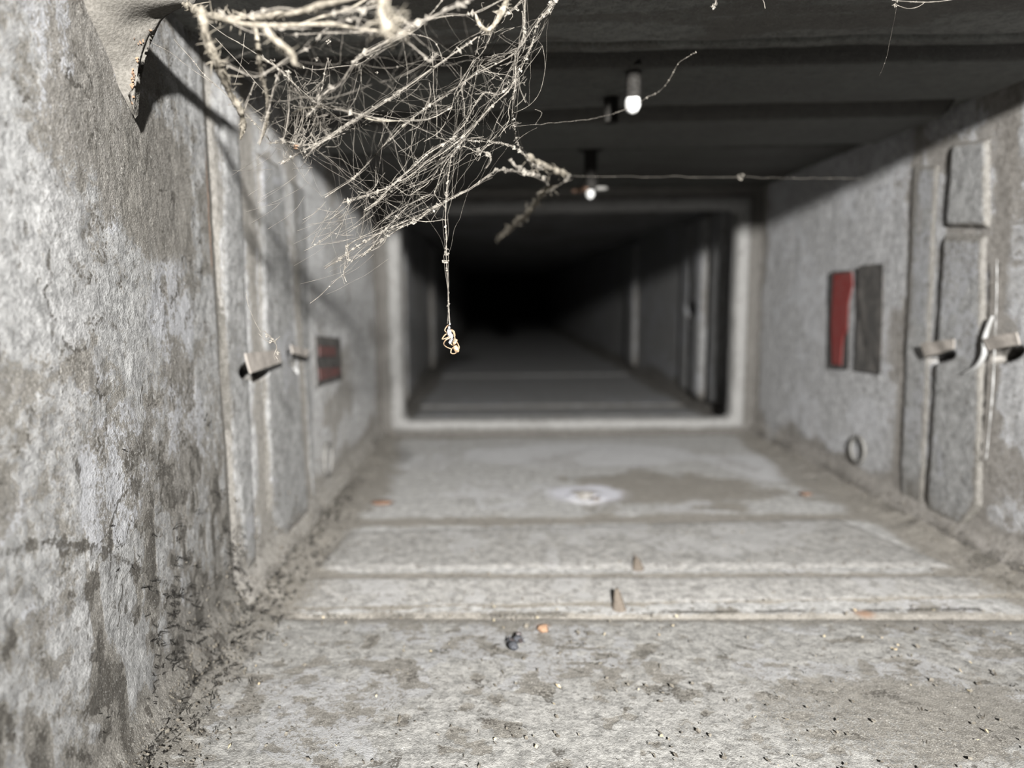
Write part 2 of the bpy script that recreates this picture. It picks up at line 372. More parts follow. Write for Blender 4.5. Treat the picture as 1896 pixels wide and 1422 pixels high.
# ------------------------------------------------------------------ seam strips (raised cleats)
def strip(side, poly, thick, root, mat, name='joint_strip', bev=0.028, prof=None, seed=0, sd=0.008, st=0.010, extra=None):
    xs = [p[0] for p in poly]; ys = [p[1] for p in poly]
    def off(D, T):
        wob = 0.008*(fbm(D*7, T*7, seed+90, 3)-0.5)
        s = poly_sdf(poly, D, T)+wob
        h = -0.006+(thick+0.006)*ss(0, bev, s)
        if prof: h = np.where(s > 0, h*prof(D, T), h)
        h += crumble(D, T, seed+60, 0.9)*ss(0, 0.01, s)
        return h+pits(side, D, T)[0]
    def mk(D, T, Hh):
        z = masks_for(side, seed+70)(D, T, Hh)
        s = poly_sdf(poly, D, T)
        z['dust'] = z['dust']*0.6+0.75*(1-ss(0.01, 0.045, s)); z['dark'] = z['dark']+(0.50 if side == 'right' else 0.35)*(1-ss(0.0, 0.045, s))  # seam dust, plus edge darkening that tones down lamp glare on bevels
        if side != 'floor': z['clean'] = np.maximum(z['clean'], 0.2*np.exp(-((s-0.02)/0.010)**2))
        if extra: extra(D, T, z)
        return z
    return grid(name, side, min(xs), max(xs), min(ys), max(ys), sd, st, mat, off, mk, root)
# floor seam: two strips
strip('floor', [(2.07, -0.80), (2.34, -0.80), (2.36, 1.80), (2.17, 1.80)], 0.016, floor_root, M_floorS, prof=lambda D, T: 0.1+0.9*ss(2.07, 2.34, D), seed=1, bev=0.04)
strip('floor', [(2.38, -0.72), (2.86, -0.66), (3.03, 1.55), (2.40, 1.72)], 0.008, floor_root, M_floorS, seed=2, bev=0.08)
strip('floor', [(5.55, -0.7), (5.85, -0.7), (5.85, 1.75), (5.55, 1.75)], 0.02, floor_root, M_far, seed=3, sd=0.03, st=0.03, bev=0.04)
strip('floor', [(6.15, -0.7), (6.75, -0.7), (6.75, 1.75), (6.15, 1.75)], 0.02, floor_root, M_far, seed=4, sd=0.03, st=0.03, bev=0.04)
strip('floor', [(8.6, -0.7), (9.2, -0.7), (9.2, 1.75), (8.6, 1.75)], 0.02, floor_root, M_far, seed=4, sd=0.04, st=0.04, bev=0.05)
# right wall seam
def rp(px, py): v = on_x(px, py, XR); return (v.y, v.z)
strip('right', [(2.36, 0.70), (2.56, 0.70), rp(1850, 470), rp(1826, 1000), rp(1896, 1052), (2.36, -0.99)], 0.012, wr_root, M_wall, seed=5, sd=0.006, st=0.008)
strip('right', [rp(1838, 250), rp(1764, 262), rp(1752, 425), rp(1838, 428)], 0.016, wr_root, M_wall, seed=6, sd=0.006, st=0.008)
strip('right', [rp(1832, 430), rp(1748, 430), rp(1716, 948), rp(1784, 986), rp(1822, 940)], 0.014, wr_root, M_wall, seed=7, sd=0.006, st=0.008)
strip('right', [rp(1706, 300), rp(1688, 300), rp(1664, 930), rp(1712, 960), rp(1742, 300)], 0.008, wr_root, M_wall, seed=8, sd=0.008, st=0.01)
# left wall seam
def lp(px, py): v = on_x(px, py, XL); return (v.y, v.z)
strip('left', [lp(402, 190), lp(448, 230), lp(462, 600), lp(480, 1040), lp(452, 1085), lp(408, 700)], 0.006, wl_root, M_wall, seed=9, bev=0.06, sd=0.006, st=0.008)
strip('left', [lp(470, 270), lp(520, 300), lp(572, 960), lp(524, 1010), lp(492, 960), lp(478, 600)], 0.016, wl_root, M_wall, seed=10, bev=0.06, sd=0.006, st=0.008)
strip('left', [lp(528, 320), lp(566, 340), lp(585, 930), lp(578, 960)], 0.006, wl_root, M_wall, seed=11, bev=0.05, sd=0.008, st=0.01)
# ceiling seam
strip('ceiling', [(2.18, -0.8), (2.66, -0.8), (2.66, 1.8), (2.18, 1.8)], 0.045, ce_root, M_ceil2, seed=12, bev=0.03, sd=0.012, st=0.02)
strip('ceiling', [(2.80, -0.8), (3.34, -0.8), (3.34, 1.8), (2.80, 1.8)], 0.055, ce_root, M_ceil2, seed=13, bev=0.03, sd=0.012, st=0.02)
# far seams on the walls
for (s_, root) in (('left', wl_root), ('right', wr_root)):
    for d0, d1, tk in ((5.55, 5.85, 0.05), (5.98, 6.3, 0.07), (6.5, 6.8, 0.03), (8.9, 9.4, 0.06)):
        strip(s_, [(d0, -0.93), (d1, -0.93), (d1, 0.7), (d0, 0.7)], tk, root, M_far, seed=int(d0*10), sd=0.03, st=0.03, bev=0.04)

# ------------------------------------------------------------------ inner frame at the second joint
def frame():
    D0, D1 = 4.88, 4.99
    ox0, ox1, oz0, oz1 = XL-0.04, XR+0.04, -1.04, ZC+0.04
    ix0, ix1, iz0, iz1, R = -0.655, 1.70, -0.885, 0.585, 0.045
    inner = []; outer = []
    cs = [(ix1-R, iz0+R, -90, ox1, oz0), (ix1-R, iz1-R, 0, ox1, oz1), (ix0+R, iz1-R, 90, ox0, oz1), (ix0+R, iz0+R, 180, ox0, oz0)]
    for c in range(4):
        x, z, a, ox, oz = cs[c]; nx, nz, na, nox, noz = cs[(c+1) % 4]
        for k in range(7):
            an = math.radians(a+k*15); inner.append((x+R*math.cos(an), z+R*math.sin(an)))
            outer.append((ox, oz))
        p = inner[-1]; q = (nx+R*math.cos(math.radians(na)), nz+R*math.sin(math.radians(na)))
        for k in range(1, 40):
            t = k/40; inner.append((p[0]*(1-t)+q[0]*t, p[1]*(1-t)+q[1]*t)); outer.append((ox*(1-t)+nox*t, oz*(1-t)+noz*t))
    n = len(inner); V = []; Fc = []
    rows = [(0.0, D0-0.06), (0.30, D0-0.01), (0.52, D0+0.012), (0.60, D0), (0.80, D0-0.005), (0.93, D0+0.008), (1.0, D0+0.03), (1.0, D1)]
    for r, (f_, d) in enumerate(rows):
        for i in range(n):
            x = outer[i][0]*(1-f_)+inner[i][0]*f_; z = outer[i][1]*(1-f_)+inner[i][1]*f_
            nn = mnoise.noise(Vector((x*9, z*9, r*0.7)))
            V.append(W(x+0.008*nn, d+0.010*nn, z+0.010*nn))
    for r in range(len(rows)-1):
        for i in range(n):
            j = (i+1) % n; Fc.append((r*n+i, r*n+j, (r+1)*n+j, (r+1)*n+i))
    o = mesh_obj('trim_1', V, Fc, M_frame); tag(o, kind='structure')
    for k in ('dust', 'clean', 'dark', 'white', 'rust'):
        a = o.data.attributes.new(k, 'FLOAT', 'POINT')
        vals = []
        for r, (f_, d) in enumerate(rows):
            for i in range(n):
                q = mnoise.noise(Vector((inner[i][0]*6, inner[i][1]*6, 2)))
                vals.append({'dust': (1.0 if f_ < 0.55 else 0.10)+0.5*max(0, q), 'clean': 0.75 if f_ > 0.4 else 0, 'dark': 0.35 if f_ < 0.55 else 0, 'white': 0, 'rust': 0}[k])
        a.data.foreach_set('value', vals)
M_frame = zinc('frame_zinc', base=(0.40, 0.39, 0.375), clean=(0.46, 0.455, 0.44), dust=(0.16, 0.145, 0.125), glint=0.1)
frame()

# ------------------------------------------------------------------ small solids
def ico(V, Fc, c, r, sub=1, sq=(1, 1, 1), rot=None, jit=0.15, sd=0):
    bm = bmesh.new(); bmesh.ops.create_icosphere(bm, subdivisions=sub, radius=1)
    base = len(V)
    for v in bm.verts:
        p = v.co*(1+jit*mnoise.noise(v.co*1.7+Vector((sd*3.1, sd*1.7, 0))))
        p = Vector((p.x*sq[0], p.y*sq[1], p.z*sq[2]))*r
        if rot: p = rot @ p
        V.append(c+p)
    for f in bm.faces: Fc.append([v.index+base for v in f.verts])
    bm.free()
def tube(V, Fc, pts, rads, n=5, cap=True):
    base = len(V); m_ = len(pts); prev = None
    for i, p in enumerate(pts):
        t = (pts[min(i+1, m_-1)]-pts[max(i-1, 0)])
        t = t.normalized() if t.length > 1e-9 else Vector((0, 0, 1))
        if prev is None: a = t.cross(Vector((0.3, 1, 0.2))).normalized()
        else:
            a = prev-t*prev.dot(t); a = a.normalized() if a.length > 1e-6 else t.orthogonal().normalized()
        prev = a; b = t.cross(a)
        for k in range(n):
            an = 2*math.pi*k/n; V.append(p+(a*math.cos(an)+b*math.sin(an))*rads[i])
    for i in range(m_-1):
        for k in range(n):
            Fc.append((base+i*n+k, base+i*n+(k+1) % n, base+(i+1)*n+(k+1) % n, base+(i+1)*n+k))
    if cap:
        Fc.append([base+k for k in range(n)][::-1]); Fc.append([base+(m_-1)*n+k for k in range(n)])
def spline(pts, per=8):
    out = []
    n = len(pts)
    for i in range(n-1):
        p0, p1, p2, p3 = pts[max(i-1, 0)], pts[i], pts[i+1], pts[min(i+2, n-1)]
        for k in range(per):
            t = k/per
            out.append(0.5*((2*p1)+(p2-p0)*t+(2*p0-5*p1+4*p2-p3)*t*t+(3*p1-p0-3*p2+p3)*t**3))
    out.append(pts[-1]); return out

# ------------------------------------------------------------------ tabs, curls and rings on the seams
def plate(name, corners, thick, nrm, mat, root, bend=0.0, n=8):
    """four corners -> thin bent plate with thickness"""
    a, b, c, d = corners; V = []; Fc = []
    for s in (0, 1):
        for i in range(n+1):
            for j in range(n+1):
                u, v = i/n, j/n
                p = (a*(1-u)+b*u)*(1-v)+(d*(1-u)+c*u)*v
                q = nrm*(bend*math.sin(math.pi*v)+s*thick+0.006*mnoise.noise(p*14))
                V.append(W(*(p+q)))
    m_ = n+1; o_ = m_*m_
    for i in range(n):
        for j in range(n):
            k = i*m_+j; Fc.append((k, k+1, k+m_+1, k+m_)); Fc.append((o_+k, o_+k+m_, o_+k+m_+1, o_+k+1))
    for i in range(n):
        for e0, e1 in ((i, i+1), (n*m_+i+1, n*m_+i)): Fc.append((e0, o_+e0, o_+e1, e1))
        for e0, e1 in (((i+1)*m_, i*m_), (i*m_+n, (i+1)*m_+n)): Fc.append((e0, o_+e0, o_+e1, e1))
    return mesh_obj(name, V, Fc, mat, root, smooth=False)
def wall_tab(side, pts, out, root, mat):
    out *= 0.4 if side == 'left' else 0.22
    X = XL if side == 'left' else XR; sg = 1 if side == 'left' else -1
    P = [on_x(x, y, X) for x, y in pts]
    P[0] = P[0]+Vector((sg*0.03, 0, 0)); P[1] = P[1]+Vector((sg*0.03, 0, 0)); P[2] = P[2]+Vector((sg*out, 0, 0)); P[3] = P[3]+Vector((sg*out, 0, 0))
    return plate('tab', P, 0.006, Vector((sg, 0, 0.3)), M_tab, root)
wall_tab('left', [(435, 655), (500, 648), (500, 672), (442, 692)], 0.09, wl_root, M_dust)
wall_tab('left', [(522, 640), (556, 648), (552, 662), (524, 655)], 0.085, wl_root, M_dust)
wall_tab('right', [(1720, 636), (1782, 628), (1776, 646), (1724, 662)], 0.09, wr_root, M_dust)
wall_tab('right', [(1838, 628), (1900, 616), (1900, 638), (1842, 650)], 0.09, wr_root, M_dust)
# curled bright burr beside the right slot
pts = [on_x(x, y, XR-0.022) for x, y in ((1838, 585), (1824, 622), (1822, 655), (1808, 678), (1782, 692))]
sp = spline(pts, 6); V, Fc = [], []
tube(V, Fc, [W(*p) for p in sp], [H*0.002+H*0.008*math.sin(math.pi*min(1, (i+1)/len(sp)))**0.6 for i in range(len(sp))], 8)
tag(mesh_obj('curled_edge', V, Fc, M_curl, wr_root), 'bright curled sheet metal edge')
# long pale folded lip running down beside the groove
pts = [on_x(x, y, XR-0.02) for x, y in ((1846, 480), (1845, 560), (1842, 640), (1838, 720), (1832, 790), (1826, 850))]
sp = spline(pts, 6); V, Fc = [], []
tube(V, Fc, [W(*p) for p in sp], [H*(0.0005+0.0028*rnd.random()) for i in range(len(sp))], 6)
mesh_obj('folded_edge', V, Fc, M_curl, wr_root)
# embossed rings
def ring(side, px, py, rpx, root):
    X = XL if side == 'left' else XR; sg = 1 if side == 'left' else -1
    c = on_x(px, py, X); e = on_x(px, py+rpx, X); r = abs(e.z-c.z); V, Fc = [], []
    P = [W(X+sg*0.010, c.y+1.0*r*math.cos(a), c.z+r*math.sin(a)) for a in [2*math.pi*k/40 for k in range(41)]]
    tube(V, Fc, P, [H*0.010]*41, 8, False)
    mesh_obj('embossed_ring', V, Fc, M_ring, root)
M_ring = plain('ring_zinc', (0.42, 0.41, 0.39), 0.7, (0.3, 0.29, 0.27), 500, 0.3)
ring('right', 1592, 832, 24, wr_root); ring('left', 604, 850, 30, wl_root)
# brown pointed dimples on the floor strips
for px, py, hh in ((1146, 1112, 52), (1182, 1040, 34)):
    b = on_z(px, py, -0.97); V, Fc = [], []
    for k in range(9):
        t = k/8
        r = 0.020*(1-t)**0.7+0.003
        for j in range(10):
            an = 2*math.pi*j/10
            V.append(W(b.x+r*math.cos(an)+0.004*rnd.random(), b.y+0.05*t+r*0.9*math.sin(an), -1.0+0.0+0.05*t*hh/52))
    for k in range(8):
        for j in range(10): Fc.append((k*10+j, k*10+(j+1) % 10, (k+1)*10+(j+1) % 10, (k+1)*10+j))
    Fc.append([80+j for j in range(10)])
    mesh_obj('dusty_screw_tip', V, Fc, M_spike, floor_root)

# ------------------------------------------------------------------ the dust-coated corner gusset, top left
speck_spots = []
def gusset():
    L = [(138, -40), (150, 0), (172, 55), (196, 110), (216, 155), (232, 190), (244, 214)]
    R_ = [(395, -40), (352, 2), (300, 28), (278, 66), (262, 108), (252, 160), (247, 216)]
    LD = [on_x(x, y, XL+0.03) for x, y in L]; RD = [at(x, y, (1.46, 1.47, 1.50, 1.51)[i]) for i, (x, y) in enumerate(R_[:4])]+[on_x(x, y, XL+o) for (x, y), o in zip(R_[4:], (0.085, 0.065, 0.045))]
    Ls = spline(LD, 6); Rs = spline(RD, 6); n = 16; V, Fc = [], []
    for s in (0, 1):
        for i in range(len(Ls)):
            for j in range(n+1):
                t = j/n; p = Ls[i]*(1-t)+Rs[i]*t
                wdt = (Rs[i]-Ls[i]).length
                p = p+Vector((0.6, -0.5, 0)).normalized()*(0.05*wdt*math.sin(math.pi*t))
                nn = mnoise.fractal(p*7, 1.0, 2.0, 4)
                p = p+Vector((0.5, -0.8, 0))*(0.020*nn)
                if j == n and s == 0: p = p+Vector((0.03*mnoise.noise(p*22), 0, 0.03*mnoise.noise(p*25+Vector((5, 0, 0)))))
                if s: p = p+Vector((0.003, 0.012, 0.003))
                elif j > 9 and 14 < i < 34: speck_spots.append(p+Vector((0.001, -0.006, 0)))
                V.append(W(*p))
    m_ = n+1; o_ = m_*len(Ls)
    for i in range(len(Ls)-1):
        for j in range(n):
            k = i*m_+j; Fc.append((k, k+1, k+m_+1, k+m_)); Fc.append((o_+k, o_+k+m_, o_+k+m_+1, o_+k+1))
        for j in (0, n):
            k = i*m_+j; Fc.append((k, o_+k, o_+k+m_, k+m_))
    o = mesh_obj('corner_gusset', V, Fc, M_dust)
    return tag(o, 'grey dust-coated curved metal tongue in the top left corner beside the cobweb', 'bracket')
gus = gusset()

# ------------------------------------------------------------------ labels stuck on the walls
def label_obj(name, side, quad, mat, label, group=None):
    X = (XL+0.009) if side == 'left' else (XR-0.009); sg = 1 if side == 'left' else -1
    P = [on_x(x, y, X) for x, y in quad]
    c = sum(P, Vector())/4; root = empty(name, W(*c), label, 'label', group)
    plate('backing', P, 0.006, Vector((sg, 0, 0)), mat, root, n=4)
    return root, X, sg
def printed(root, X, sg, poly, mat, nm='red_print'):
    P = [on_x(x, y, X+sg*0.008) for x, y in poly]; n = len(P)
    V = [W(*p) for p in P]+[W(*(p+Vector((sg*0.004, 0, 0)))) for p in P]
    Fc = [list(range(n))[::-1], list(range(n, 2*n))]+[(i, (i+1) % n, n+(i+1) % n, n+i) for i in range(n)]
    mesh_obj(nm, V, Fc, mat, root, smooth=False)
r_, X_, s_ = label_obj('wall_label', 'right', [(1540, 503), (1577, 500), (1573, 683), (1536, 681)], M_label, 'narrow dark label with a torn strip of red print on the right wall')
printed(r_, X_, s_, [(1545, 508), (1578, 504), (1580, 528), (1572, 560), (1570, 610), (1562, 625), (1558, 676), (1542, 674), (1540, 600)], M_red)
r_, X_, s_ = label_obj('wall_label', 'right', [(1593, 492), (1638, 488), (1633, 692), (1588, 684)], M_label2, 'plain dark grey label on the right wall, nearer than the red one')
r_, X_, s_ = label_obj('wall_label', 'left', [(583, 622), (628, 626), (632, 700), (586, 714)], M_label2, 'small grey label with faded red patches on the left wall')
printed(r_, X_, s_, [(590, 640), (620, 643), (621, 660), (591, 660)], M_redf)
printed(r_, X_, s_, [(590, 682), (629, 680), (629, 694), (592, 704)], M_redf)

# ------------------------------------------------------------------ screws hanging through the ceiling
def screw(px, py, D, top_r, tip, label, rust_wing=False, white=True, rod=0.022):
    b = at(px, py, D); root = empty('ceiling_screw', W(b.x, D, ZC), label, 'screw')
    V, Fc = [], []
    zt = b.z+0.015; P = []; R = []
    n = 26
    for k in range(n+1):
        t = k/n; P.append(W(b.x, D, (ZC+0.01)*(1-t)+zt*t)); R.append(H*(rod+(0.004 if k % 2 else 0)))
    tube(V, Fc, P, R, 10)
    mesh_obj('threaded_rod', V, Fc, M_bolt, root)
    V, Fc = [], []
    tube(V, Fc, [W(b.x, D, ZC+0.01), W(b.x, D, ZC-0.035)], [H*top_r, H*top_r], 6)
    mesh_obj('nut', V, Fc, M_bolt, root, smooth=False)
    if white:
        V, Fc = [], []
        ico(V, Fc, W(b.x, D, b.z), H*tip, 3, (1, 1, 1.25), jit=0.1)
        mesh_obj('tip', V, Fc, M_tip, root)
    if rust_wing:
        V, Fc = [], []
        ico(V, Fc, W(b.x-0.042, D, b.z+0.018), H*0.040, 2, (1.25, 0.8, 0.35), Matrix.Rotation(-0.15, 3, 'Y'), jit=0.25)
        mesh_obj('rust_flake', V, Fc, M_rust, root)
        V, Fc = [], []
        ico(V, Fc, W(b.x+0.05, D, b.z+0.022), H*0.034, 2, (1.1, 0.8, 0.35), jit=0.25, sd=4)
        mesh_obj('washer', V, Fc, M_ring, root)
screw(1172, 192, 2.24, 0.045, 0.026, 'screw with a white rounded tip hanging from the ceiling, nearest of the lit ones')
screw(1093, 358, 3.45, 0.06, 0.022, 'farther ceiling screw with a small white tip and orange rust flake', True, rod=0.03)
screw(1131, 236, 2.52, 0.05, 0.02, 'dark ceiling screw without a pale tip, between the two white-tipped ones', white=False, rod=0.024)

# ------------------------------------------------------------------ cobweb
web = empty('cobweb', W(-0.35, 1.45, 0.6), 'tangled dusty cobweb filling the top left corner below the ceiling edge', 'cobweb')
def rope(pts, d, r0, r1, lump=0.35, name='dusty_strand', mat=None, sd=0):
    ds = d if isinstance(d, (list, tuple)) else [d]*len(pts)
    P = [at(x, y, dd) for (x, y), dd in zip(pts, ds)]; sp = spline(P, 14); n = len(sp); V, Fc = [], []
    R = []; Q = []
    for i, p in enumerate(sp):
        t = i/(n-1); r = (r0*(1-t)+r1*t)*(1+lump*mnoise.noise(p*26+Vector((sd, 0, 0)))*1.6+0.3*mnoise.noise(p*70))
        ends = min(1, 0.25+6*min(t, 1-t)); R.append(max(r*ends, r0*0.1)*H)
        Q.append(W(*(p+0.35*max(r0, r1)*Vector((mnoise.noise(p*17+Vector((sd, 3, 1))), mnoise.noise(p*19+Vector((sd, 7, 2))), mnoise.noise(p*18+Vector((4, sd, 5))))))))
    tube(V, Fc, Q, R, 9)
    # ragged fibres
    for k in range(int(n*1.3)):
        i = rnd.randrange(n); a = Q[i]; l = R[i]*(1.0+1.6*rnd.random())
        v = Vector((rnd.gauss(0, 1), rnd.gauss(0, 1), rnd.gauss(0, 1))).normalized()*l
        w_ = Vector((rnd.gauss(0, 1), rnd.gauss(0, 1), rnd.gauss(0, 1)))*l*0.4
        tube(V, Fc, [a+v*0.5, a+v+w_*0.4, a+v*1.2+w_], [R[i]*0.18, R[i]*0.12, R[i]*0.05], 3, False)
    return mesh_obj(name, V, Fc, mat or M_rope, web)
PX = 1/1264.0
def rp_(px, d): return px/2*PX*d
rope([(338, 6), (368, 22), (406, 34), (457, 36), (508, 28), (584, 14), (660, -6)], [1.44, 1.35, 1.25, 1.2, 1.15, 1.1, 1.05], rp_(19, 1.2), rp_(9, 1.1), sd=1)
rope([(372, 10), (376, 38), (381, 71), (399, 109), (414, 142), (429, 177), (442, 200), (452, 233), (446, 258)], [1.15, 1.15, 1.17, 1.2, 1.24, 1.28, 1.3, 1.34, 1.36], rp_(17, 1.2), rp_(10, 1.35), sd=2)
rope([(470, 40), (475, 58), (480, 101), (485, 142), (495, 182), (493, 228), (482, 268)], [1.2, 1.2, 1.2, 1.25, 1.3, 1.35, 1.4], rp_(11, 1.2), rp_(4, 1.4), sd=3)
rope([(490, 50), (508, 73), (538, 99), (546, 122)], 1.05, rp_(12, 1.1), rp_(9, 1.1), sd=4)
rope([(708, -20), (710, 10), (712, 33), (718, 52), (722, 66)], 1.0, rp_(20, 1), rp_(34, 1), lump=0.5, sd=5)
rope([(400, 30), (450, 44), (520, 48), (600, 44), (660, 52), (720, 60)], 1.12, rp_(9, 1.1), rp_(6, 1.1), sd=6)
rope([(430, 20), (520, 50), (600, 30), (650, 15), (690, -10)], 1.18, rp_(6, 1.1), rp_(4, 1.1), sd=7)
rope([(880, 25), (888, 46), (902, 56), (918, 42), (935, 10), (942, -8)], 1.35, rp_(8, 1.3), rp_(8, 1.3), sd=8)
rope([(973, 288), (1001, 304), (1030, 316), (1051, 325)], [2.0, 2.1, 2.2, 2.3], rp_(10, 2), rp_(12, 2.2), lump=0.6, sd=9)
rope([(1032, 344), (1011, 352), (992, 376), (977, 395), (958, 411), (940, 428), (918, 446)], [2.3, 2.4, 2.6, 2.7, 2.9, 3.1, 3.3], rp_(7, 2.5), rp_(9, 3.2), lump=0.6, sd=10)
rope([(540, 210), (580, 198), (640, 204), (690, 222), (740, 224)], 1.4, rp_(4, 1.4), rp_(3, 1.4), sd=11)

fine_V, fine_F, bead_V, bead_F = [], [], [], []
nodes = []
def thread(pts, d, w=1.3, beads=0.5, wob=1.0, amp=3.0):
    ds = d if isinstance(d, (list, tuple)) else [d]*len(pts)
    P = [at(x, y, dd) for (x, y), dd in zip(pts, ds)]
    per = max(3, int(sum((P[i+1]-P[i]).length for i in range(len(P)-1))/0.014/max(1, len(P)-1)))
    sp = spline(P, per); Q = []; R = []
    for p in sp:
        k = amp*PX*p.y*0.55
        q = p+Vector((mnoise.noise(p*23+Vector((w*7, 0, 0))), mnoise.noise(p*20+Vector((0, w*9, 4))), mnoise.noise(p*26+Vector((0, 2, w*5)))))*k*wob
        Q.append(W(*q)); R.append(H*rp_(w, p.y)*(0.75+0.6*abs(mnoise.noise(p*90))+0.2*rnd.random()))
    tube(fine_V, fine_F, Q, R, 4, False)
    nodes.extend(Q[::3])
    L = sum((Q[i+1]-Q[i]).length for i in range(len(Q)-1))
    for k in range(int(L/0.0012*beads)):
        i = rnd.randrange(len(Q)-1); c = Q[i].lerp(Q[i+1], rnd.random())
        s = R[i]*(0.9+2.4*rnd.random()**3)*(1.7 if w > 1.3 else 1.3)
        ico(bead_V, bead_F, c+Vector((rnd.gauss(0, 1), rnd.gauss(0, 1), rnd.gauss(0, 1)))*s*0.4, s, 1 if s > 0.0002 else 0, (rnd.uniform(.6, 1.4), rnd.uniform(.6, 1.2), rnd.uniform(.6, 1.4)), jit=0.4, sd=k) if False else small(bead_V, bead_F, c, s)
def small(V, Fc, c, s):
    b = len(V)
    ax = [Vector((rnd.gauss(0, 1), rnd.gauss(0, 1), rnd.gauss(0, 1))).normalized()*s*rnd.uniform(.7, 1.6) for _ in range(3)]
    V += [c+ax[0], c-ax[0]*rnd.uniform(.5, 1), c+ax[1], c-ax[1]*rnd.uniform(.5, 1), c+ax[2], c-ax[2]*rnd.uniform(.5, 1)]
    Fc += [(b, b+2, b+4), (b+2, b+1, b+4), (b+1, b+3, b+4), (b+3, b, b+4), (b+2, b, b+5), (b+1, b+2, b+5), (b+3, b+1, b+5), (b, b+3, b+5)]
def B(*p): return [(500+x/2.9625, y/2.9625) for x, y in p]
def A(*p): return [(280+x/3.95, y/3.95) for x, y in p]
def C(*p): return [(650+x/4.213, 200+y/4.213) for x, y in p]
